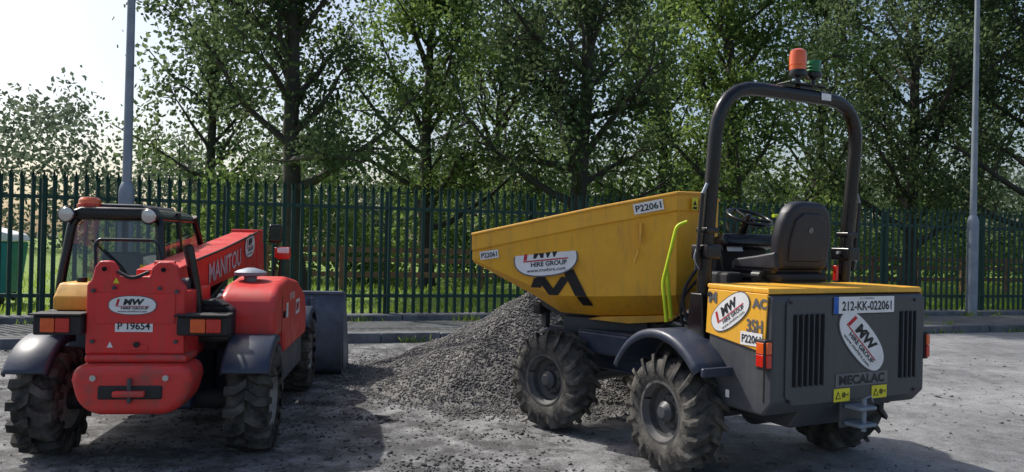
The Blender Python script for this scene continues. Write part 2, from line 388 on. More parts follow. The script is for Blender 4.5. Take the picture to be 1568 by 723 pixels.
v=[];f=[]; s=2
while s<34:
    sbox(v,f,s-.06,s+.06,6.9,7.02,.0,1.35)
    for z in (.60,.98,1.25): sbox(v,f,s+.0,s+1.9,6.86,6.895,z-.07+random.uniform(-.02,.02),z+.07)
    s+=1.9
mobj('timber_fence',v,f,M_wood)

wb=empty('wheelie_bin',None,Matrix.Translation((-10.0,14.6,.2))@Matrix.Rotation(R(17),4,'Z'))
prism('bin_body',[(-.55,.18),(.55,.18),(.66,1.15),(-.66,1.15)],'y',-.5,.45,M_teal,wb,.03)
prism('bin_lid',[(-.7,1.16),(.7,1.16),(.62,1.3),(.2,1.42),(-.2,1.42),(-.62,1.3)],'y',-.54,.5,M_white,wb,.03)
for x in(-.45,.45):
    for y in(-.38,.35): lathe('bin_wheel',[(.03,-.03),(.09,-.03),(.09,.03),(.03,.03)],M_blkm,wb,Matrix.Translation((x,y,.09))@Matrix.Rotation(R(90),4,'Y'),16)

def lamp(name,x,y):
    e=empty(name,None,Matrix.Translation((x,y,.13)))
    lathe('base_section',[(.118,0),(.118,2.12),(.112,2.16),(.085,2.24),(.07,2.26)],M_steel,e)
    lathe('shaft',[(.072,2.255),(.06,5),(.048,8.6),(.03,8.62)],M_steel,e)
    box('door',(-.05,-.125,.5),(.05,-.112,1.1),M_steel,e,.003)
    tube('arm',[(0,0,8.55),(0,-.1,8.9),(0,-.9,9.0)],.035,M_steel,e,f=.2)
    box('lantern',(-.14,-1.5,8.93),(.14,-.85,9.06),M_steel,e,.05); box('lens',(-.11,-1.45,8.9),(.11,-.95,8.928),M_white,e,.01)
lamp('street_lamp',-6.22,12.45); lamp('street_lamp.001',10.38,17.42)

# ------------------------------------------------------------------ trees
def tree(name,x,y,h,seed,nb=26,nl=24000,spread=3.6,lo=.16,r0=.2,lean=(0,0),mat=None,sig=.33,smin=.045,smax=.095,elev=(25,62),z0=.1,keepp=.7):
    rs=np.random.default_rng(seed); Vs=[];Fs=[];off=0;C=[]
    n=12; t=np.linspace(0,1,n); wob=np.cumsum(rs.normal(size=(n,2))*.018*h/4,axis=0)
    T=np.stack([x+wob[:,0]+lean[0]*t*h,y+wob[:,1]+lean[1]*t*h,z0+t*h],1); T[0,:2]=(x,y)
    Rr=r0*(1-t)**.8+.02; Rr[0]*=1.35
    def add(P,r,sd=7):
        nonlocal off
        V_,F_=ntube(P,r,sd); Vs.append(V_);Fs.append(F_+off);off+=len(V_)
    add(T,Rr,10)
    for i in range(nb):
        tt=lo+(1-lo)*(i+rs.random())/nb; tt=min(tt,.97)
        p=np.array([np.interp(tt,t,T[:,k]) for k in range(3)]); rr=np.interp(tt,t,Rr)*.5
        az=i*2.4+rs.normal()*.4; el=R(rs.uniform(*elev)); L=spread*(1.05-.65*tt)*rs.uniform(.6,1.25)
        if i<5: el=R(rs.uniform(5,30))
        m=7; q=np.linspace(0,1,m); P=np.zeros((m,3)); d=np.array([math.cos(az)*math.cos(el),math.sin(az)*math.cos(el),math.sin(el)])
        P[0]=p
        for k in range(1,m):
            d=d+rs.normal(size=3)*.13+np.array([0,0,.07]); d/=np.linalg.norm(d); P[k]=P[k-1]+d*L/(m-1)
        add(P,rr*(1-q)**.8+.008,6)
        for j in range(9):
            a=rs.uniform(.22,1); b=np.array([np.interp(a,q,P[:,k]) for k in range(3)])
            e=rs.normal(size=3)*.8+d*.8; e/=np.linalg.norm(e); l2=L*rs.uniform(.18,.38)
            Q=[b]; 
            for k in range(3): e=e+rs.normal(size=3)*.2; e/=np.linalg.norm(e); Q.append(Q[-1]+e*l2/3)
            Q=np.array(Q); add(Q,np.array([rr*.32,rr*.22,rr*.13,.004])+.003,4)
            C.extend([Q[2],Q[3],Q[3]])
            if rs.random()<.4: C.append(Q[1])
        C.append(P[-1])
    C=np.array(C); C=C[rs.random(len(C))<keepp]
    LV,LF=leaves(C,(sig,sig,sig*.85),nl,smin,smax)
    nb_=sum(len(a) for a in Fs)
    Vs.append(LV);Fs.append(LF+off)
    Fa=np.concatenate(Fs); mi=np.zeros(len(Fa),int); mi[nb_:]=1
    return nmesh(name,np.concatenate(Vs),Fa,[M_bark,mat or M_leaf],mi)
def ux(u,d): return (u-784)/1184*d
TR=[
 (455,20,11.5,4.6,21000,M_leaf,(.0,0),.26,.22),
 (655,24,12,4.2,22000,M_leaf2,(.02,0),.20,.12),
 (880,21,11.5,4.5,24000,M_leaf,(.04,0),.26,.17),
 (1130,23,12,4.5,25000,M_leaf2,(-.02,0),.2,.12),
 (1390,25,12,4.8,25000,M_leaf,(.0,0),.22,.12),
 (1600,24,12,4.6,23000,M_leaf,(.02,0),.22,.12),
 (320,29,12,4.6,8000,M_leaf,(.02,0),.2,.16),
 (770,31,12.5,5.2,10000,M_leaf,(0,0),.2,.10),
 (1010,30,12.5,5.0,9000,M_leaf2,(0,0),.2,.10),
 (1250,33,13,5.2,10000,M_leaf,(0,0),.2,.10),
 (1490,34,13,5.4,10000,M_leaf,(0,0),.2,.10),
]
for i,(u,d,h,sp,nl,m,ln,r0,lo) in enumerate(TR):
    tree('tree' if i==0 else 'tree.%03d'%i, ux(u,d), d, h, 40+i, 30, nl, sp, lo, r0, ln, m, sig=.30 if d<27 else .42, smin=.045 if d<27 else .08, smax=.095 if d<27 else .14)
C=[]
for i in range(1500):
    u=random.uniform(150,1700); n=random.uniform(11.5,15); 
    hh=1.9+1.2*math.sin(u*.013+2)+.8*math.sin(u*.041)
    if 600<u<860: hh+=1.6
    if 940<u<1300: hh+=1.4
    if 250<u<430: hh+=.5
    k=(u-784)/1184; s=((k*P0[1]-P0[0])+(k*N[1]-N[0])*n)/(D[0]-k*D[1])
    C.append(S(s,n,.3+random.random()*max(.8,hh)))
V_,F_=leaves(np.array(C),(.35,.4,.32),42000,.06,.12); nmesh('hedge',V_,F_,[M_leaf2])
C=[]
for i in range(2200):
    u=random.uniform(-400,2000); d=random.uniform(48,62)
    top=(8.6+2.2*math.sin(u*.021)+1.3*math.sin(u*.057+1)) if u<165 else 6.2+1.6*math.sin(u*.03)
    if 110<u<165: top*= (1-(u-110)/55*.35)
    C.append((ux(u,d),d,.3+random.random()**.8*top))
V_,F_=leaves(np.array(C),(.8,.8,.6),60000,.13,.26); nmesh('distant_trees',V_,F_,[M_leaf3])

# ------------------------------------------------------------------ gravel pile + debris
pc=np.array([.28,9.15])
def pile_h(x,y):
    dx=(x-pc[0])/1.0; dy=(y-pc[1])
    a=math.atan2(dy,dx); r=math.hypot(dx,dy); rad=1.86+.18*math.sin(2*a+1)+.1*math.sin(5*a)
    t=r/rad
    h=1.08*(math.sqrt((1-t)**2+.006)-.035)*(1-.12*math.sin(3.1*t)) if t<1 else 0
    e=min(1,max(0,(1-t)*6)); return max(0,h)+ .03*e*math.sin(x*9+y*4)*math.sin(y*8-x*3) - .01
n=90;V=[];F=[]
for j in range(n):
    for i in range(n):
        x=pc[0]-2.2+4.4*i/(n-1); y=pc[1]-2.2+4.4*j/(n-1); V.append((x,y,pile_h(x,y)))
for j in range(n-1):
    for i in range(n-1): F.append((j*n+i,j*n+i+1,(j+1)*n+i+1,(j+1)*n+i))
nv=len(V)
me_v=np.array(V); 
Cs=[]
while len(Cs)<28000:
    a=random.uniform(0,2*math.pi); r=random.random()**.6*2.5; x=pc[0]+math.cos(a)*r; y=pc[1]+math.sin(a)*r
    if y>pc[1]+.9: continue
    if r>1.8 and random.random()<.2+(r-1.8)*1.3: continue
    Cs.append((x,y,max(0.004,pile_h(x,y)+.004)))
SV,SF=stones(np.array(Cs),.008,.019,.8)
Q=np.array(F); tri=np.concatenate([Q[:,[0,1,2]],Q[:,[0,2,3]]])
nmesh('gravel_pile',np.concatenate([me_v,SV]),np.concatenate([tri,SF+nv]),[M_stone])
Cs=[]
def cl(cx,cy,sx,sy,n): 
    for i in range(n): Cs.append((random.gauss(cx,sx),random.gauss(cy,sy),.004))
for k in range(5500):
    y=2.5+random.random()**.7*9; x=random.uniform(-.75,.75)*y; 
    w=1 if x<.5 else .3
    if random.random()<w: Cs.append((x,y,.003))
for k in range(100):
    y=random.uniform(3.5,10.5); cl(random.uniform(-.55,.2)*y,y,random.uniform(.1,.4),random.uniform(.05,.2),random.randint(20,90))
cl(-1.3,9.4,.7,.7,1800)
Cs=[c for c in Cs if c[1]>2 and (np.dot(np.array(c[:2])-P0,N)<-2.2)]
V1,F1=stones(np.array(Cs),.005,.020,.4)
big=np.array(random.sample(Cs,220)); V2,F2=stones(big,.02,.048,.35)
nmesh('asphalt_debris',np.concatenate([V1,V2]),np.concatenate([F1,F2+len(V1)]),[M_chip])

# ------------------------------------------------------------------ wheels
def wheel(name,parent,loc,side,Rr=.42,w=.30,rim=.205,nl=20,mt=None,mr=None,style='ag'):
    e=empty(name,parent,Matrix.Translation(loc)@Matrix.Rotation(random.uniform(0,1),4,'X'))
    mt=mt or M_tyre; mr=mr or M_rim; c=Rr-.042; h=w/2
    prof=[(rim,-h*.78),(rim+.015,-h*.86),((rim+c)/2,-h*1.0),(c-.05,-h*.98),(c-.015,-h*.85),(c,-h*.5),(c+.004,0),(c,h*.5),(c-.015,h*.85),(c-.05,h*.98),((rim+c)/2,h*1.0),(rim+.015,h*.86),(rim,h*.78)]
    n=48; v=[];f=[]
    for r,x in prof:
        for k in range(n): a=2*math.pi*k/n; v.append((x,r*math.cos(a),r*math.sin(a)))
    for i in range(len(prof)-1):
        for k in range(n): k2=(k+1)%n; f.append((i*n+k,i*n+k2,(i+1)*n+k2,(i+1)*n+k))
    mobj('tyre',v,f,mt,e,smooth=50)
    v=[];f=[]
    for k in range(nl):
        for sd in (-1,1):
            a0=2*math.pi*(k+(.5 if sd>0 else 0))/nl
            if style=='ag': path=[(0,c,Rr,0),(h*.45,c-.004,Rr-.002,.11),(h*.92,c-.03,Rr-.016,.25),(h*1.06,c-.085,Rr-.065,.30)]; dt=.052
            else: path=[(0,c,Rr,0),(h*.5,c-.004,Rr-.003,.14),(h*.97,c-.03,Rr-.012,.14),(h*1.08,c-.10,Rr-.07,.14)]; dt=.10
            b=len(v)
            for (x,ri,ro,th) in path:
                th=a0+th; d=dt if ri>c-.05 else dt*.8
                for (rr,tt) in ((ri-.015,th-d*1.15),(ri-.015,th+d*1.15),(ro,th+d*.8),(ro,th-d*.8)):
                    v.append((x*sd,rr*math.cos(tt),rr*math.sin(tt)))
            for i in range(3):
                for q in range(4): q2=(q+1)%4; f.append((b+i*4+q,b+i*4+q2,b+(i+1)*4+q2,b+(i+1)*4+q))
            f.append((b,b+3,b+2,b+1)); f.append((b+12,b+13,b+14,b+15))
    mobj('tread',v,f,mt,e)
    Mx=Matrix.Rotation(R(90)*side,4,'Y')
    g=h*.80
    lathe('rim',[(rim+.012,-g),(rim+.012,g),(rim+.018,g+.01),(rim-.002,g+.012),(rim-.012,g-.01),(rim-.03,g-.03),(rim-.035,g-.08),(rim*.62,g-.10),(rim*.55,g-.075),(rim*.3,g-.07)],mr,e,Mx,40)
    lathe('hub',[(rim*.36,g-.08),(rim*.36,g-.035),(rim*.28,g-.02),(rim*.2,g+.0),(.01,g+.002)],mr if style!='ag' else M_char,e,Mx,20)
    for k in range(8 if style!='ag' else 6):
        a=2*math.pi*k/(8 if style!='ag' else 6); 
        lathe('nut',[(.011,0),(.011,.022),(.005,.024)],M_char,e,Mx@Matrix.Translation((rim*.47*math.cos(a),rim*.47*math.sin(a),g-.085)),6)
    tube('valve',[(side*(g-.03),rim*.8,0),(side*(g+.02),rim*.85,0)],.006,M_blk,e,sides=6)
    return e
def arcfender(name,parent,x0,x1,cy,cz,r,a0,a1,mat,lip=.03,thick=.012,n=18):
    v=[];f=[]
    prof=[(x0,r-lip),(x0,r-.012),(x0+.015,r),(x1-.015,r),(x1,r-.012),(x1,r-lip)]
    for i in range(n+1):
        a=R(a0+(a1-a0)*i/n)
        for (x,rr) in prof: v.append((x,cy+math.cos(a)*rr,cz+math.sin(a)*rr))
    m=len(prof)
    for i in range(n):
        for k in range(m-1): f.append((i*m+k,i*m+k+1,(i+1)*m+k+1,(i+1)*m+k))
    return mobj(name,v,f,mat,parent,smooth=60,solid=thick)

# ================================================================== SWIVEL DUMPER
DM=Matrix.Translation((1.888,5.81,0))@Matrix.Rotation(R(27),4,'Z')
dump=empty('site_dumper',None,DM)
def sub(name,x,y,deg):
    W=Matrix.Translation((x,y,0))@Matrix.Rotation(R(deg),4,'Z')
    return empty(name,dump,DM.inverted()@W)
front=sub('front_chassis',.93,7.12,42); skip=sub('skip_body',.87,7.03,70)
for sd in(-1,1):
    wheel('rear_wheel_'+('l' if sd<0 else 'r'),dump,(.79*sd+(.02 if sd>0 else 0),.02,.42),sd,nl=18)
    wheel('front_wheel_'+('l' if sd<0 else 'r'),front,(.72*sd,0,.42),sd,nl=18)
tube('rear_axle',[(-.6,0,.42),(.6,0,.42)],.07,M_char,dump); tube('front_axle',[(-.6,0,.42),(.6,0,.42)],.07,M_char,front)
lathe('diff',[(.06,-.14),(.15,-.08),(.15,.08),(.06,.14)],M_char,dump,Matrix.Translation((0,0,.42))@Matrix.Rotation(R(90),4,'Y'),20)
X0=-.705;X1=.745
prism('engine_housing',[(-.80,.62),(-.80,1.27),(-.765,1.295),(-.22,1.295),(-.22,.62),(-.3,.53),(-.72,.53)],'x',X0,X1,M_char,dump,.02,3)
prism('cover_top',[(-.775,1.299),(-.22,1.299),(-.20,1.31),(-.20,1.335),(-.76,1.335)],'x',X0-.004,X1+.004,M_yel,dump,.008)
prism('side_panel_l',[(-.765,1.298),(-.22,1.298),(-.205,1.0),(-.745,.93)],'x',X0-.012,X0-.001,M_yel,dump,.004)
prism('side_panel_r',[(-.765,1.298),(-.22,1.298),(-.205,1.0),(-.745,.93)],'x',X1+.001,X1+.012,M_yel,dump,.004)
prism('rear_door',[(-.54,.60),(.58,.60),(.64,.66),(.64,1.24),(.60,1.275),(-.56,1.275),(-.60,1.24),(-.60,.66)],'y',-.812,-.802,M_char,dump,.004)
RM=lambda x,z,off=-.813: FM((x+.02,off,z),(1,0,0),(0,0,1))
for k in range(6):
    x=-.545+k*.048
    box('vent_l',(x,-.8145,.72),(x+.022,-.8125,1.17),M_slot,dump,0)
    box('louvre_l',(x+.024,-.826,.715),(x+.032,-.812,1.175),M_char,dump,0)
for k in range(4):
    x=.455+k*.045
    box('vent_r',(x,-.8145,.72),(x+.022,-.8125,1.17),M_slot,dump,0)
    box('louvre_r',(x+.024,-.826,.715),(x+.032,-.812,1.175),M_char,dump,0)
M=RM(.08,1.225); rect('plate_back',.60,.125,M_ink,dump,M,.002); rect('number_plate',.585,.11,M_white,dump,M,.004); rect('plate_blue',.045,.11,M_blue,dump,M,.006,dx=-.27)
text('plate_no','212-KK-022061',.48,.062,M_ink,dump,M@T2(.025,-.006),.006,.02); text('plate_county','CILL CHAINNIGH',.14,.012,M_ink,dump,M@T2(.02,.043),.006,0)
logo(dump,RM(.06,.985)@Matrix.Rotation(R(-42),4,'Z'),.54,.25)
rect('maker_plate',.50,.085,M_plate,dump,RM(.07,.735),.003); text('maker_name','MECALAC',.44,.062,M_ink,dump,RM(.07,.735),.005,.04)
for (x,z) in((-.12,.65),(.24,.65)):
    M=RM(x,z-.01); rect('warning_label',.15,.085,M_warn,dump,M,.003)
    mobj('warning_triangle',[(-.06,-.025,0),(-.01,-.025,0),(-.035,.025,0)],[(0,1,2)],M_ink,dump,M@Matrix.Translation((0,0,.005)))
    mobj('warning_triangle_in',[(-.05,-.019,0),(-.02,-.019,0),(-.035,.012,0)],[(0,1,2)],M_warn,dump,M@Matrix.Translation((0,0,.006)))
    text('warning_mark','@~i',.06,.035,M_ink,dump,M@T2(.03,0),.005,.03)
text('small_text','Made in UK',.1,.012,M_grey,dump,RM(.05,.60),.005)
for (x,z) in ((-.57,1.25),(.61,1.25),(-.57,.63),(.61,.63)): tube('door_bolt',[(x,-.82,z),(x,-.80,z)],.012,M_blkm,dump,sides=6)
for sd,x in((-1,X0-.01),(1,X1)):
    box('tail_lamp_case',(x-.05 if sd<0 else x,-.80,.83),(x if sd<0 else x+.045,-.72,1.02),M_blkm,dump,.01)
    xx=(x-.045,x-.006) if sd<0 else (x+.006,x+.04)
    box('tail_lens_amber',(xx[0],-.815,.93),(xx[1],-.80,1.005),M_orange,dump,.006)
    box('tail_lens_red',(xx[0],-.815,.845),(xx[1],-.80,.928),M_redl,dump,.006)
box('side_lamp_red',(-.772,-.79,.85),(-.766,-.73,.925),M_redl,dump,.003); box('side_lamp_amber',(-.772,-.79,.93),(-.766,-.73,1.0),M_orange,dump,.003)
LM=lambda y,z,x=-.7185: FM((x,y,z),(0,-1,0),(0,0,1))
logo(dump,LM(-.44,1.16)@Matrix.Rotation(R(33),4,'Z'),.40,.19)
text('side_name_a','M',.08,.075,M_grey,dump,LM(-.27,1.245),.002,.05); text('side_name_b','AC',.13,.065,M_grey,dump,LM(-.70,1.235),.002,.05)
text('side_model','3SH',.14,.085,M_grey,dump,LM(-.66,1.09),.002,.03); plate('id_tag','P22061',dump,LM(-.635,1.005),.19,.085)
rect('side_vent',.05,.03,M_slot,dump,LM(-.24,1.26),.002)
box('side_lower_seam',(-.7075,-.74,.62),(-.7055,-.73,.93),M_slot,dump,0)
rect('small_sticker',.035,.05,M_white,dump,LM(-.42,.62,-.708),.003)
box('side_catch',(-.715,-.30,.78),(-.706,-.24,.86),M_steel,dump,.003)
box('hitch_plate',(-.09,-.80,.42),(.13,-.78,.60),M_char,dump,.006)
box('hitch_jaw_top',(-.06,-.93,.55),(.10,-.80,.575),M_steel,dump,.008); box('hitch_jaw_bot',(-.06,-.93,.44),(.10,-.80,.465),M_steel,dump,.008)
tube('hitch_pin',[(.02,-.89,.41),(.02,-.89,.62)],.016,M_steel,dump); tube('hitch_pin_ring',[(.02,-.89,.62),(.06,-.91,.64),(.09,-.9,.60)],.006,M_steel,dump)
prism('belly',[(-.72,.54),(-.62,.40),(.3,.40),(.5,.55),(.5,.7),(-.7,.7)],'x',-.36,.36,M_char,dump,.02)
for sd in(-1,1):
    x0,x1=(-.95,-.60) if sd<0 else (.60,.95)
    arcfender('mudguard',dump,x0,x1,.04,.42,.57,28,142,M_navy,lip=.05)
    box('mudguard_rear',(x0,-.46,.74),(x1,-.425,.80),M_navy,dump,.012)
box('platform',(-.60,-.22,.72),(.60,.62,.86),M_blkm,dump,.015)
prism('seat_plinth',[(-.30,.86),(.14,.86),(.12,1.30),(-.24,1.33),(-.30,1.29)],'x',-.50,.52,M_blkm,dump,.02)
prism('footwell_panel',[(.42,.80),(.56,.80),(.50,1.42),(.40,1.62),(.30,1.62),(.34,1.4)],'x',-.16,.36,M_blkm,dump,.02)
box('dash_top',(-.17,.22,1.56),(.37,.44,1.67),M_blk,dump,.03,rot=(R(-18),0,0))
rect('dash_label',.16,.10,M_white,dump,FM((-.05,.255,1.60),(1,0,0),(0,.35,1)),.0)
tube('steer_column',[(.1,.44,1.5),(.1,.27,1.80)],.03,M_blk,dump)
SM=Matrix.Translation((.1,.25,1.82))@Matrix.Rotation(R(22),4,'X')
v=[];f=[];n=36;m=8
for i in range(n):
    a=2*math.pi*i/n
    for k in range(m):
        b=2*math.pi*k/m; rr=.175+.014*math.cos(b); v.append((rr*math.cos(a),rr*math.sin(a),.014*math.sin(b)))
for i in range(n):
    for k in range(m): f.append((i*m+k,((i+1)%n)*m+k,((i+1)%n)*m+(k+1)%m,i*m+(k+1)%m))
mobj('steering_wheel',v,f,M_blk,dump,SM,smooth=60)
lathe('steering_hub',[(.05,-.04),(.05,.0),(.03,.01)],M_blk,dump,SM,16)
for a in(90,210,330):
    c_=SM@Vector((0,0,-.015)); q=SM@Vector((.17*math.cos(R(a)),.17*math.sin(R(a)),0)); tube('steering_spoke',[c_,q],.010,M_blk,dump)
lathe('steering_knob',[(.012,0),(.02,.02),(.02,.045),(.01,.055)],M_blk,dump,SM@Matrix.Translation((-.13,-.11,.01)),12)
sx=.10
def seatpart(name,outline,y0,y1,M,bev): return prism(name,outline,'y',y0,y1,M_vinyl,dump,bev,4,M=M)
B=Matrix.Translation((sx,-.24,1.43))@Matrix.Rotation(R(8),4,'X')
seatpart('backrest',[(-.24,.0),(-.26,.22),(-.245,.34),(-.20,.45),(-.12,.50),(.12,.50),(.20,.45),(.245,.34),(.26,.22),(.24,.0)],-.06,.06,B,.045)
seatpart('backrest_pad',[(-.17,.07),(-.18,.22),(-.15,.37),(-.08,.42),(.08,.42),(.15,.37),(.18,.22),(.17,.07)],-.075,-.05,B,.02)
lathe('backrest_badge',[(.022,0),(.022,.004),(.01,.005)],M_plate,dump,B@Matrix.Translation((0,-.076,.30))@Matrix.Rotation(R(90),4,'X'),16)
box('seat_cushion',(sx-.25,-.26,1.385),(sx+.25,.20,1.50),M_vinyl,dump,.045,seg=4)
box('seat_bucket',(sx-.23,-.30,1.345),(sx+.24,.16,1.405),M_blkm,dump,.02)
prism('seat_bolster_l',[(-.30,1.43),(-.28,1.56),(-.1,1.53),(.14,1.5),(.14,1.43)],'x',sx-.27,sx-.22,M_vinyl,dump,.02,3)
prism('seat_bolster_r',[(-.30,1.43),(-.28,1.56),(-.1,1.53),(.14,1.5),(.14,1.43)],'x',sx+.22,sx+.27,M_vinyl,dump,.02,3)
box('seat_rail',(sx-.2,-.28,1.336),(sx+.2,.12,1.35),M_char,dump,.003)
tube('seat_belt_reel',[(sx-.30,-.2,1.38),(sx-.30,-.12,1.38)],.04,M_blk,dump); tube('seat_belt_buckle',[(sx+.3,-.05,1.36),(sx+.3,-.02,1.50)],.018,M_blk,dump)
tube('control_lever',[(-.22,.15,1.28),(-.26,.18,1.55)],.010,M_blk,dump); lathe('lever_knob',[(.012,0),(.024,.02),(.02,.05),(.008,.06)],M_blk,dump,Matrix.Translation((-.26,.18,1.54)),12)
box('side_console',(-.36,-.02,1.25),(-.2,.32,1.40),M_blkm,dump,.025)
tube('hose_a',[(-.4,.3,.9),(-.42,.45,1.2),(-.2,.42,1.5)],.014,M_blkm,dump,f=.15); tube('hose_b',[(-.3,.5,.85),(-.35,.55,1.15),(-.12,.47,1.4)],.012,M_blkm,dump,f=.15)
rops=empty('rollover_bar',dump,Matrix.Translation((.045,-.09,0)))
rp=[(-.70,.00,.97),(-.70,-.02,1.45),(-.70,-.13,2.71),(.70,-.13,2.71),(.70,-.02,1.45),(.70,.0,.97)]
tube('rollover_frame',rp,.050,M_blk,rops,f=.36,sides=20)
for sd in(-1,1):
    x=.70*sd
    prism('rops_foot',[(-.10,.94),(.12,.94),(.09,1.0),(.06,1.26),(-.06,1.26),(-.08,1.0)],'x',x-.06,x+.06,M_blk,rops,.012)
    box('rops_hinge',(x-.065,-.12,1.50),(x+.065,.06,1.60),M_blk,rops,.015)
    box('rops_hinge_b',(x-.055,-.1,1.68),(x+.055,.02,1.72),M_blk,rops,.01)
    tube('rops_strut',[(x+.085*sd,-.03,1.42),(x+.085*sd,-.08,1.95)],.014,M_blkm,rops); tube('rops_strut_rod',[(x+.085*sd,-.08,1.95),(x+.05*sd,-.085,2.02)],.012,M_steel,rops)
    tube('rops_pin',[(x-.09,-.03,1.56),(x+.10,-.03,1.56)],.012,M_steel,rops)
    tube('rops_pin_chain',[(x+.09*sd,-.03,1.56),(x+.12*sd,-.04,1.50),(x+.08*sd,-.05,1.43)],.004,M_steel,rops,f=.03)
rect('rops_label',.10,.05,M_white,rops,FM((.28,-.183,2.71),(1,0,0),(0,0,1)),.001)
box('red_tag',(.60,-.03,1.34),(.63,.0,1.46),M_redl,rops,.004)
bc=empty('beacon_bar',rops,Matrix.Translation((.07,0,-.075)))
box('beacon_plate',(-.16,-.18,2.855),(.22,-.06,2.866),M_blk,bc,.003); box('beacon_bracket',(-.02,-.15,2.82),(.10,-.10,2.856),M_blk,bc,0)
lathe('beacon_stem',[(.02,0),(.02,.05),(.062,.055),(.066,.075),(.06,.10)],M_blk,bc,Matrix.Translation((-.02,-.12,2.866)),24)
lathe('beacon_amber',[(.06,0),(.062,.03),(.059,.034),(.062,.038),(.062,.09),(.056,.14),(.035,.155),(.0,.158)],M_orange,bc,Matrix.Translation((-.02,-.12,2.967)),24)
lathe('beacon2_stem',[(.018,0),(.018,.05),(.05,.055),(.062,.07),(.062,.095),(.05,.10)],M_blk,bc,Matrix.Translation((.14,-.12,2.866)),24)
lathe('beacon_green',[(.05,0),(.058,.012),(.05,.024),(.058,.036),(.05,.048),(.056,.06),(.05,.085),(.03,.09)],M_green,bc,Matrix.Translation((.14,-.12,2.967)),24)
tube('beacon_cable',[(.14,-.12,2.87),(.2,-.2,2.84),(.3,-.16,2.79)],.006,M_blkm,bc,f=.04)
tube('grab_rail_l',[(-.56,.42,1.00),(-.58,.45,1.30),(-.52,.37,1.74),(-.46,.32,1.77)],.014,M_lime,dump,f=.05)
tube('grab_rail_l2',[(-.50,.44,1.02),(-.52,.48,1.40)],.016,M_lime,dump)
tube('grab_rail_r',[(.55,.3,1.2),(.55,.3,1.80),(.45,.22,1.84),(.30,.2,1.84)],.014,M_lime,dump,f=.05)
box('rear_frame',(-.28,.1,.50),(.28,.78,.72),M_char,dump,.02)
tube('step_bar',[(-.62,.50,.72),(-.62,.50,.42),(-.35,.50,.42),(-.35,.50,.72)],.016,M_char,dump,f=.04)
prism('front_beam',[(-.82,.55),(-.75,.80),(.35,.86),(.52,.78),(.50,.60),(.2,.50),(-.6,.50)],'x',-.36,.36,M_navy,front,.02)
box('front_deck',(-.50,-.70,.80),(.50,.30,.85),M_navy,front,.012)
box('deck_side',(-.56,-.66,.66),(-.38,-.1,.84),M_navy,front,.02)
lathe('slew_ring',[(.42,0),(.42,.05),(.38,.055),(.38,.09),(.40,.095),(.40,.12)],M_char,front,Matrix.Translation((0,-.05,.85)),40)
for sd in(-1,1):
    box('head_lamp_arm',(.42*sd-.03,.40,.80),(.42*sd+.03,.46,.98),M_char,front,.006)
    box('head_lamp',(.45*sd-.08,.40,.93),(.45*sd+.08,.50,1.03),M_blkm,front,.02)
    lathe('head_lamp_glass',[(.04,0),(.04,.012),(.01,.014)],M_chrome,front,Matrix.Translation((.45*sd,.50,.98))@Matrix.Rotation(R(-90),4,'X'),16)
tube('ram',[(-.3,-.5,.70),(-.33,-.95,.66)],.035,M_blk,front); tube('ram_rod',[(-.33,-.95,.66),(-.34,-1.1,.65)],.02,M_chrome,front)
tube('hose_c',[(-.1,-.5,.88),(-.15,-.8,.98),(-.1,-1.1,.9)],.014,M_blkm,front,f=.1); tube('hose_d',[(.05,-.5,.88),(.02,-.85,1.02),(.05,-1.15,.9)],.014,M_blkm,front,f=.1)
# skip
st=[ (-.93,.46,2.01,.44,1.24,.34,1.16),
 (-.72,.75,2.00,.68,1.19,.45,1.02),
 (-.05,.76,1.87,.665,1.15,.42,.97),
 (.30,.76,1.795,.665,1.14,.42,.98),
 (.53,.76,1.745,.69,1.23,.52,1.13),
 (1.02,.75,1.64,.735,1.425,.70,1.40)]
BH=.135
V=[];F=[]
rings=[]
for (y,wt,zt,wm,zm,wb,zb) in st:
    ring=[(-wt,y,zt),(-wt,y,zt-BH),(-wt+.018,y,zt-BH-.012),(-wm,y,zm),(-wb,y,zb),(wb,y,zb),(wm,y,zm),(wt-.018,y,zt-BH-.012),(wt,y,zt-BH),(wt,y,zt)]
    rings.append(list(range(len(V),len(V)+10))); V.extend(ring)
for i in range(len(rings)-1):
    a,b=rings[i],rings[i+1]
    for k in range(9): F.append((a[k],b[k],b[k+1],a[k+1]))
F.append(tuple(rings[0])); F.append(tuple(rings[-1][::-1]))
sk=mobj('skip_shell',V,F,M_yel,skip,solid=.012,bevel=0)
bv=sk.modifiers.new('b','BEVEL'); bv.width=.006; bv.segments=2; bv.limit_method='ANGLE'; bv.angle_limit=R(15)
rimp=[(-st[-1][1],st[-1][0],st[-1][2])]+[(-s_[1],s_[0],s_[2]) for s_ in st[::-1][1:]]+[(s_[1],s_[0],s_[2]) for s_ in st]
tube('skip_rim',rimp,.014,M_yel2,skip,sides=8)
def side_pt(y,t):
    for i in range(len(st)-1):
        if st[i][0]<=y<=st[i+1][0]:
            q=(y-st[i][0])/(st[i+1][0]-st[i][0]); w=[a+(b-a)*q for a,b in zip(st[i],st[i+1])]
            top=Vector((-w[1]+.018,y,w[2]-BH-.012)); bot=Vector((-w[3],y,w[4])); return top.lerp(bot,t), (top-bot).normalized()
def SMx(y,t,rot=0,off=.004):
    p,up=side_pt(y,t); a,_=side_pt(y+.1,t); b,_=side_pt(y-.1,t)
    xd=(b-a).normalized(); M=FM(p,xd,up); M=M@Matrix.Translation((0,0,off)); return M@Matrix.Rotation(rot,4,'Z')
logo(skip,FM(side_pt(.36,.5)[0]+Vector((-.016,0,.055)),(0,-1,.0),(.15,0,1))@Matrix.Rotation(R(7),4,'Z'),.56,.31)
def bandM(y,dz=0):
    z=2.00+(y+.72)*(-.2)-BH/2+dz
    return FM((-.765,y,z),(0,-1,.2),(0,0,1))
plate('id_tag_front','P22061',skip,bandM(-.50,.0),.24,.085)
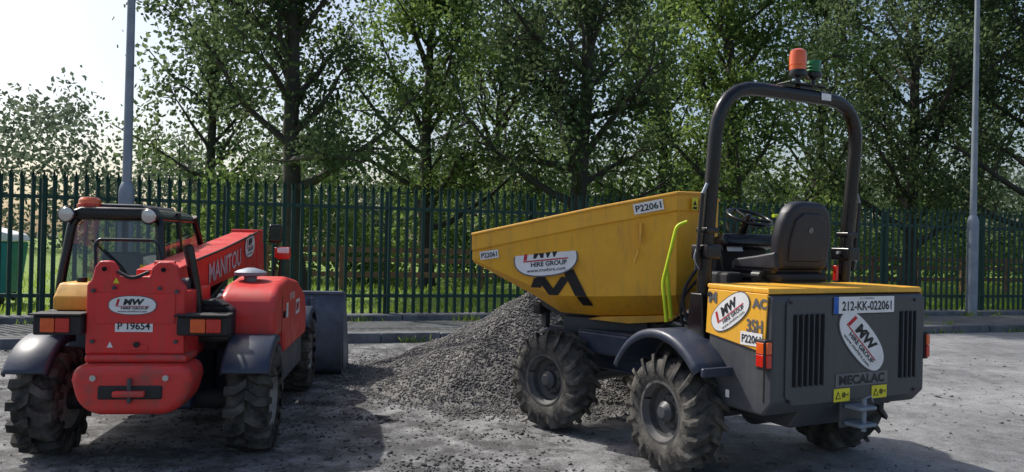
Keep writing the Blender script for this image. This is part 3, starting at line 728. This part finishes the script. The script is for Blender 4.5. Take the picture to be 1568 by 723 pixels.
Mq=SMx(.86,.34,R(9),.01); plate('id_tag_lip','P22061',skip,Mq,.17,.07)
for k in range(3):
    M=FM((-.615-.0+k*.08,-.835-.055*k-.0,1.92),(.8,-.58,0),(0,0,1)); M=M@Matrix.Translation((0,0,.012)); 
    rect('skip_warning',.07,.10,M_warn,skip,M,.0); mobj('skip_warning_tri',[(-.022,-.01,.002),(.022,-.01,.002),(0,.03,.002)],[(0,1,2)],M_ink,skip,M)
    rect('skip_warning_bar',.045,.02,M_ink,skip,M,.002,dy=-.032)
def stroke(nm,ya,ta,yb,tb,w):
    pa,_=side_pt(ya,ta); pb,_=side_pt(yb,tb)
    vv=[pa+Vector((-.008,w,0)),pa+Vector((-.008,-w,0)),pb+Vector((-.008,-w,0)),pb+Vector((-.008,w,0))]
    mobj(nm,vv,[(0,1,2,3)],M_ink,skip)
stroke('letter_stroke_a',.42,.78,.45,.99,.045); stroke('letter_stroke_b',.41,.74,.30,.99,.04)
stroke('letter_stroke_c',.19,.70,.30,.99,.04); stroke('letter_stroke_d',.17,.58,.06,1.0,.05)
def lowpt(y):
    for i in range(len(st)-1):
        if st[i][0]<=y<=st[i+1][0]:
            q=(y-st[i][0])/(st[i+1][0]-st[i][0]); w=[a+(b-a)*q for a,b in zip(st[i],st[i+1])]
            return Vector((-w[3]-.006,y,w[4]-.006)),Vector((-w[5]-.006,y,w[6]-.006))
a0,b0=lowpt(.10);a1,b1=lowpt(.01)
mobj('letter_stroke_e',[a0,a1,a1.lerp(b1,.45)+Vector((0,-.03,0)),a0.lerp(b0,.45)+Vector((0,-.03,0))],[(0,1,2,3)],M_ink,skip)
box('skip_gusset',(-.765,-.45,1.60),(-.735,-.43,1.76),M_yel2,skip,.004)
tube('skip_hook',[(-.72,-.42,1.55),(-.77,-.42,1.50),(-.77,-.40,1.44)],.01,M_yel2,skip,f=.02)
prism('skip_cradle',[(.52,1.02),(.55,1.10),(.35,1.08),(.2,.98),(-.5,.97),(-.62,1.08),(-.72,1.06),(-.55,.86),(.2,.86)],'x',-.30,.30,M_char,skip,.012)
box('cradle_base',(-.36,-.45,.80),(.36,.30,.95),M_char,skip,.02)
prism('skip_underplate',[(-.70,1.015),(-.05,.965),(.05,.94),(-.3,.92),(-.66,.96)],'x',-.47,.47,M_yel2,skip,.006)

# ================================================================== TELEHANDLER
tel=empty('telehandler',None,Matrix.Translation((-2.58,5.66,0))@Matrix.Rotation(R(8),4,'Z'))
for sd in(-1,1):
    wheel('rear_wheel_'+('l' if sd<0 else 'r'),tel,(.70*sd,0,.385),sd,Rr=.385,w=.30,rim=.205,nl=15,mt=M_tyre2,mr=M_rim2,style='blk')
    wheel('front_wheel_'+('l' if sd<0 else 'r'),tel,(.70*sd,2.3,.385),sd,Rr=.385,w=.30,rim=.205,nl=15,mt=M_tyre2,mr=M_rim2,style='blk')
for y in(0,2.3): tube('axle',[(-.6,y,.385),(.6,y,.385)],.075,M_blkm,tel)
box('main_frame',(-.30,-.20,.34),(.30,2.75,.72),M_navy,tel,.03)
box('belly_side_r',(.30,.45,.36),(.80,1.85,.72),M_navy,tel,.03); box('belly_side_l',(-.80,.45,.36),(-.30,1.85,.98),M_navy,tel,.03)
prism('counterweight',[(-.34,.72),(-.36,.62),(-.32,.47),(-.22,.39),(.26,.39),(.36,.47),(.40,.62),(.38,.72)],'y',-.60,-.22,M_crust,tel,.06,4)
box('counterweight_slot',(-.18,-.615,.50),(.22,-.59,.59),M_blkm,tel,.02); box('tow_tongue',(-.08,-.65,.52),(.12,-.58,.56),M_crust,tel,.012)
for x in(-.21,.24): tube('cw_plug',[(x,-.615,.64),(x,-.595,.64)],.020,M_chrome,tel)
tube('tow_pin',[(.02,-.62,.48),(.02,-.62,.64)],.014,M_char,tel)
box('cw_top_shelf',(-.31,-.50,.72),(.34,-.2,.775),M_crust,tel,.02)
prism('rear_frame_plate',[(-.32,.77),(.31,.77),(.31,1.22),(.27,1.27),(.25,1.37),(.21,1.40),(.13,1.40),(.09,1.36),(.08,1.30),(-.12,1.30),(-.14,1.36),(-.17,1.40),(-.24,1.40),(-.27,1.36),(-.29,1.27),(-.32,1.24)],'y',-.46,-.38,M_red,tel,.018,3)
box('rear_frame_side_l',(-.32,-.385,.72),(-.26,.25,1.26),M_red,tel,.01); box('rear_frame_side_r',(.25,-.385,.72),(.31,.25,1.2),M_red,tel,.01)
box('rear_shelf',(-.29,-.38,.80),(.28,-.1,1.15),M_red,tel,.02)
for x in(-.205,.17):
    tube('pivot_boss',[(x,-.465,1.345),(x,-.36,1.345)],.03,M_red,tel); tube('pivot_hole',[(x,-.470,1.345),(x,-.464,1.345)],.016,M_slot,tel)
RT=lambda x,z,y=-.461: FM((x,y,z),(1,0,0),(0,0,1))
box('weld_plate',(-.26,-.468,.98),(.25,-.461,1.185),M_red,tel,.012)
logo(tel,RT(-.02,1.105,-.470),.31,.13)
plate('id_plate','P 19654',tel,RT(-.01,.965,-.463),.24,.08)
mobj('hazard_tri',[(-.02,-.02,0),(.02,-.02,0),(0,.02,0)],[(0,1,2)],M_warn,tel,RT(-.13,1.27)@Matrix.Translation((0,0,.003)))
mobj('hazard_tri2',[(-.02,-.02,0),(.02,-.02,0),(0,.02,0)],[(0,1,2)],M_white,tel,RT(-.16,.84)@Matrix.Translation((0,0,.003)))
for x,z in((-.27,1.2),(.26,1.2),(-.27,.86),(.26,.86),(-.14,1.22),(.15,1.22)): tube('bolt',[(x,-.48,z),(x,-.46,z)],.014,M_char,tel,sides=6)
tube('hose_rear',[(-.12,-.47,1.33),(-.02,-.50,1.28),(.08,-.47,1.33)],.012,M_blkm,tel,f=.05)
box('latch_plate',(-.06,-.468,.80),(.08,-.461,.835),M_red,tel,.01); tube('latch',[(.01,-.475,.84),(.01,-.462,.84)],.02,M_blk,tel)
for x0,x1,xa,xb in((-.63,-.33,-.58,-.40),(.27,.60,.36,.56)):
    box('lamp_box',(x0,-.50,.905),(x1,-.36,1.035),M_blkm,tel,.012)
    m=(xa+xb)/2
    box('lamp_amber',(xa,-.516,.925),(m-.002,-.499,1.02),M_orange,tel,.008); box('lamp_red',(m+.002,-.516,.925),(xb,-.499,1.02),M_redl,tel,.008)
    box('lamp_hood',(x0-.01,-.53,1.035),(x1+.01,-.36,1.05),M_blkm,tel,.006)
for sd in(-1,1):
    x0,x1=(-.86,-.60) if sd<0 else (.54,.85)
    arcfender('rear_mudguard',tel,x0,x1,0,.385,.46,78,148,M_navy,lip=.05)
    arcfender('front_mudguard',tel,x0,x1,2.3,.385,.47,40,140,M_navy,lip=.05)
prism('washer_tank',[(-.10,1.03),(.25,1.03),(.25,1.22),(.0,1.22),(-.10,1.12)],'x',-.68,-.44,M_yel2,tel,.02)
lathe('washer_cap',[(.035,0),(.035,.03),(.02,.035)],M_blk,tel,Matrix.Translation((-.56,.1,1.222)),14)
box('left_platform',(-.74,-.06,.90),(-.3,.5,1.028),M_blkm,tel,.02)
# cab
cab=empty('cab',tel,Matrix.Translation((0,0,-.115)))
cx0,cx1,cy0,cy1=-.84,-.10,.42,1.75
def post(nm,pts,r=.03): tube(nm,pts,r,M_blk,cab,f=.12)
post('cab_post_rl',[(cx0+.0,cy0,.98),(cx0-.0,cy0,1.3),(cx0+.06,cy0+.05,1.80),(cx0+.16,cy0+.12,1.88)],.034)
post('cab_post_rr',[(cx1,cy0,.98),(cx1,cy0,1.35),(cx1-.04,cy0+.05,1.80),(cx1-.10,cy0+.12,1.88)],.034)
post('cab_post_fl',[(cx0,cy1,.98),(cx0+.02,cy1-.02,1.5),(cx0+.08,cy1-.2,1.86)]); post('cab_post_fr',[(cx1,cy1,.98),(cx1-.01,cy1-.02,1.5),(cx1-.05,cy1-.25,1.86)])
post('cab_post_mr',[(cx1,1.05,1.0),(cx1-.05,1.0,1.88)],.022)
prism('cab_roof',[(cx0+.02,1.80),(cx0+.05,1.865),(cx0+.14,1.90),(cx1-.14,1.90),(cx1-.05,1.865),(cx1-.02,1.80)],'y',cy0-.02,cy1-.22,M_blk,cab,.035,4)
prism('cab_roof_hatch',[(cx0+.16,1.902),(cx1-.16,1.902),(cx1-.2,1.93),(cx0+.2,1.93)],'y',cy0+.1,cy1-.4,M_char,cab,.015)
box('cab_sill_rear',(cx0,cy0-.03,1.02),(cx1,cy0+.02,1.25),M_blkm,cab,.012)
box('cab_sill_right',(cx1-.02,cy0,.95),(cx1+.02,cy1,1.29),M_blkm,cab,.01)
box('cab_sill_left',(cx0-.02,cy0,.95),(cx0+.02,cy1,1.20),M_blkm,cab,.01)
mobj('rear_glass',[(cx0+.03,cy0+.0,1.25),(cx1-.03,cy0+.0,1.25),(cx1-.06,cy0+.05,1.80),(cx0+.08,cy0+.05,1.80)],[(0,1,2,3)],M_glass,cab)
mobj('right_glass',[(cx1+.005,cy0+.03,1.29),(cx1+.005,cy1-.02,1.29),(cx1-.04,cy1-.2,1.82),(cx1-.04,cy0+.08,1.82)],[(0,1,2,3)],M_glass,cab)
mobj('left_glass',[(cx0,cy0+.03,1.2),(cx0,cy1-.02,1.2),(cx0+.06,cy1-.2,1.82),(cx0+.06,cy0+.08,1.82)],[(0,1,2,3)],M_glass,cab)
mobj('front_glass',[(cx0+.03,cy1,1.0),(cx1-.03,cy1,1.0),(cx1-.07,cy1-.2,1.82),(cx0+.08,cy1-.2,1.82)],[(0,1,2,3)],M_glass,cab)
prism('cab_seat',[(0,1.05),(.45,1.05),(.45,1.2),(.16,1.22),(.06,1.55),(-.03,1.55)],'x',-.62,-.32,M_vinyl,cab,.03,3,M=Matrix.Translation((0,.62,0)))
tube('cab_steer_col',[(-.48,1.6,1.1),(-.48,1.40,1.42)],.03,M_blk,cab)
lathe('cab_steering_wheel',[(.15,-.012),(.17,0),(.15,.012),(.14,0)],M_blk,cab,Matrix.Translation((-.48,1.39,1.44))@Matrix.Rotation(R(30),4,'X'),24)
tube('wiper',[(-.30,cy0-.02,1.28),(-.42,cy0-.02,1.45),(-.62,cy0-.0,1.64)],.007,M_blk,cab); box('wiper_motor',(-.36,cy0-.05,1.23),(-.22,cy0-.02,1.30),M_blk,cab,.01)
rect('cab_sticker',.06,.05,M_warn,cab,RT(-.66,1.33,cy0-.003),.002); rect('cab_sticker2',.07,.035,M_white,cab,RT(-.5,1.32,cy0-.003),.002)
rect('cab_sticker3',.05,.07,M_warn,cab,RT(-.24,1.42,cy0+.005),.002)
for x in(-.79,-.19):
    lathe('work_lamp',[(.02,0),(.055,.015),(.065,.05),(.06,.056)],M_blk,cab,Matrix.Translation((x,cy0+.0,1.835))@Matrix.Rotation(R(90),4,'X'),20)
    lathe('work_lamp_lens',[(.055,.0),(.05,.008),(.01,.012)],M_chrome,cab,Matrix.Translation((x,cy0-.057,1.835))@Matrix.Rotation(R(90),4,'X'),20)
lathe('beacon_base',[(.09,0),(.09,.03),(.08,.035)],M_redl,cab,Matrix.Translation((-.68,.52,1.89)),24)
lathe('beacon',[(.08,0),(.078,.03),(.06,.05),(.01,.055)],M_orange,cab,Matrix.Translation((-.68,.52,1.925)),24)
tube('guard_hoop',[(-.30,-.36,1.33),(-.33,-.30,1.51),(-.31,-.28,1.54),(.05,-.28,1.54),(.08,-.30,1.51),(.14,-.36,1.34)],.011,M_blk,tel,f=.04)
tube('guard_foot',[(.09,-.38,1.385),(.22,-.38,1.385)],.02,M_hoodb,tel)
def boombox(nm,x0,x1,y0,y1,zb0,zt0,zb1,zt1,mat,bev=.012):
    return prism(nm,[(y0,zb0),(y1,zb1),(y1,zt1),(y0,zt0)],'x',x0,x1,mat,tel,bev)
boombox('boom_outer',-.06,.20,-.30,2.95,1.10,1.34,1.26,1.64,M_red)
boombox('boom_collar',-.075,.215,2.72,2.98,1.24,1.65,1.24,1.65,M_red,.01)
boombox('boom_inner',-.03,.17,2.9,3.25,1.30,1.58,1.26,1.54,M_char)
prism('boom_head',[(3.2,1.58),(3.35,1.5),(3.5,.9),(3.45,.35),(3.3,.35),(3.25,.9),(3.1,1.3)],'x',-.0,.16,M_red,tel,.015)
tube('boom_ram',[(.08,.5,.85),(.08,1.7,1.17)],.05,M_blk,tel); tube('boom_ram_rod',[(.08,1.7,1.17),(.08,2.2,1.27)],.03,M_chrome,tel)
BM=lambda y,z: FM((.2025,y,z),(0,1,.09),(0,0,1))
text('boom_name','MANITOU',1.25,.17,M_lgrey,tel,BM(1.25,1.325),.003,.03); logo(tel,BM(2.3,1.48),.5,.24)
tube('boom_pivot',[(-.24,-.2,1.23),(.27,-.2,1.23)],.05,M_char,tel)
tube('boom_hose',[(.22,.0,1.38),(.22,1.0,1.46),(.22,2.6,1.62)],.010,M_blkm,tel)
hd=[(.06,.80),(.06,1.04),(.12,1.14),(.30,1.21),(.75,1.25),(1.35,1.19),(1.80,1.06),(1.95,.90),(1.95,.62),(.60,.62),(.52,.80)]
prism('hood',hd,'x',.40,.83,M_hoodb,tel,.07,5)
box('hood_inner',(.26,.08,.72),(.41,1.7,1.08),M_blkm,tel,.02)
prism('radiator_grille',[(.26,.80),(.54,.80),(.54,1.04),(.42,1.12),(.26,1.10)],'y',-.08,.10,M_blkm,tel,.02)
for k in range(7): box('grille_bar',(.28,-.09,.83+k*.04),(.52,-.075,.845+k*.04),M_blk,tel,0)
HX=.832
box('hood_seam',(.8305,.35,.70),(.833,.356,1.12),M_slot,tel,0); rect('hood_label',.25,.13,M_white,tel,FM((HX,1.25,.96),(0,1,0),(0,0,1)),.002)
text('hood_text','MW',.18,.08,M_redink,tel,FM((HX,1.25,.96),(0,1,0),(0,0,1)),.004,.04)
rect('hood_label2',.10,.12,M_white,tel,FM((HX,.62,.98),(0,1,0),(0,0,1)),.002); text('hood_model','MT 420',.24,.06,M_white,tel,FM((HX,.9,1.08),(0,1,0),(0,0,1)),.002,.02)
tube('hood_latch',[(.83,.45,.96),(.845,.45,.96)],.03,M_blk,tel)
tube('exhaust',[(.31,-.12,.99),(.31,-.12,1.12),(.24,-.14,1.50)],.036,M_blk,tel,f=.08); tube('exhaust_tip',[(.241,-.14,1.495),(.239,-.14,1.505)],.03,M_slot,tel)
lathe('precleaner',[(.05,0),(.05,.05),(.12,.06),(.125,.085),(.10,.10),(.03,.12)],M_steel,tel,Matrix.Translation((.56,.48,1.21)),28)
tube('mirror_arm',[(.50,1.85,1.05),(.55,1.88,1.45),(.53,1.88,1.64)],.012,M_blk,tel,f=.05)
box('mirror_head',(.46,1.84,1.52),(.59,1.90,1.70),M_blk,tel,.025,rot=(0,0,R(14))); rect('mirror_glass',.09,.13,M_glass,tel,FM((.525,1.832,1.61),(1,.25,0),(0,0,1)),.002)
box('front_lamp',(.52,1.86,1.36),(.67,1.96,1.48),M_redl,tel,.02); box('front_lamp_white',(.55,1.845,1.42),(.66,1.862,1.475),M_white,tel,.008)
tube('front_lamp_arm',[(.56,1.9,1.05),(.58,1.9,1.38)],.016,M_blk,tel)
bp_=[(3.05,.95),(3.0,.55),(3.02,.22),(3.12,.05),(3.30,.0),(4.0,.0)]
def bucket():
    V=[];F=[];x0,x1=-1.05,1.10; P=fillet([(0,a,b) for a,b in bp_],.15)
    for p in P: V.append((x0,p.y,p.z+.01)); V.append((x1,p.y,p.z+.01))
    for i in range(len(P)-1): F.append((2*i,2*i+1,2*i+3,2*i+2))
    mobj('bucket_shell',V,F,M_buck,tel,smooth=50,solid=.015)
    sp=[(p.y,p.z+.012) for p in P]+[(3.95,.18),(3.25,.95)]
    prism('bucket_end_r',sp,'x',x1,x1+.018,M_buck,tel,.003); prism('bucket_end_l',sp,'x',x0-.018,x0,M_buck,tel,.003)
    box('bucket_top_bar',(x0,3.02,.93),(x1,3.10,.97),M_buck,tel,.01); box('bucket_rib',(.75,2.96,.2),(.78,3.03,.9),M_buck,tel,.004)
    box('quick_hitch',(-.2,2.85,.25),(.4,3.0,.85),M_char,tel,.02)
bucket()

# ------------------------------------------------------------------ light, sky, camera
AZ,EL=-56,47
w=bpy.data.worlds.new('World'); sc.world=w; w.use_nodes=True; nt=w.node_tree
sky=nt.nodes.new('ShaderNodeTexSky'); sky.sky_type='NISHITA'; sky.sun_disc=False
sky.sun_elevation=R(EL); sky.sun_rotation=R(AZ); sky.dust_density=3.0; sky.air_density=1.0; sky.ozone_density=1.0
bg=nt.nodes['Background']; nt.links.new(sky.outputs[0],bg.inputs[0]); bg.inputs[1].default_value=.15
sd=Vector((math.sin(R(AZ))*math.cos(R(EL)),math.cos(R(AZ))*math.cos(R(EL)),math.sin(R(EL))))
L=bpy.data.lights.new('sun','SUN'); L.energy=4.2; L.angle=R(.8); L.color=(1,.96,.89)
lo=bpy.data.objects.new('sun',L); col.objects.link(lo); lo.rotation_euler=sd.to_track_quat('Z','Y').to_euler(); lo.location=sd*40
cam=bpy.data.cameras.new('camera'); co=bpy.data.objects.new('camera',cam); col.objects.link(co); sc.camera=co
cam.sensor_width=36; cam.lens=36*1184/1568; cam.clip_end=1000; cam.clip_start=.05
co.matrix_world=Matrix.Translation((0,0,1.6))@Matrix.Rotation(R(90.3),4,'X')@Matrix.Rotation(R(1.3),4,'Z')
sc.view_settings.view_transform='Standard'; sc.view_settings.look='None'; sc.view_settings.exposure=0; sc.view_settings.gamma=1
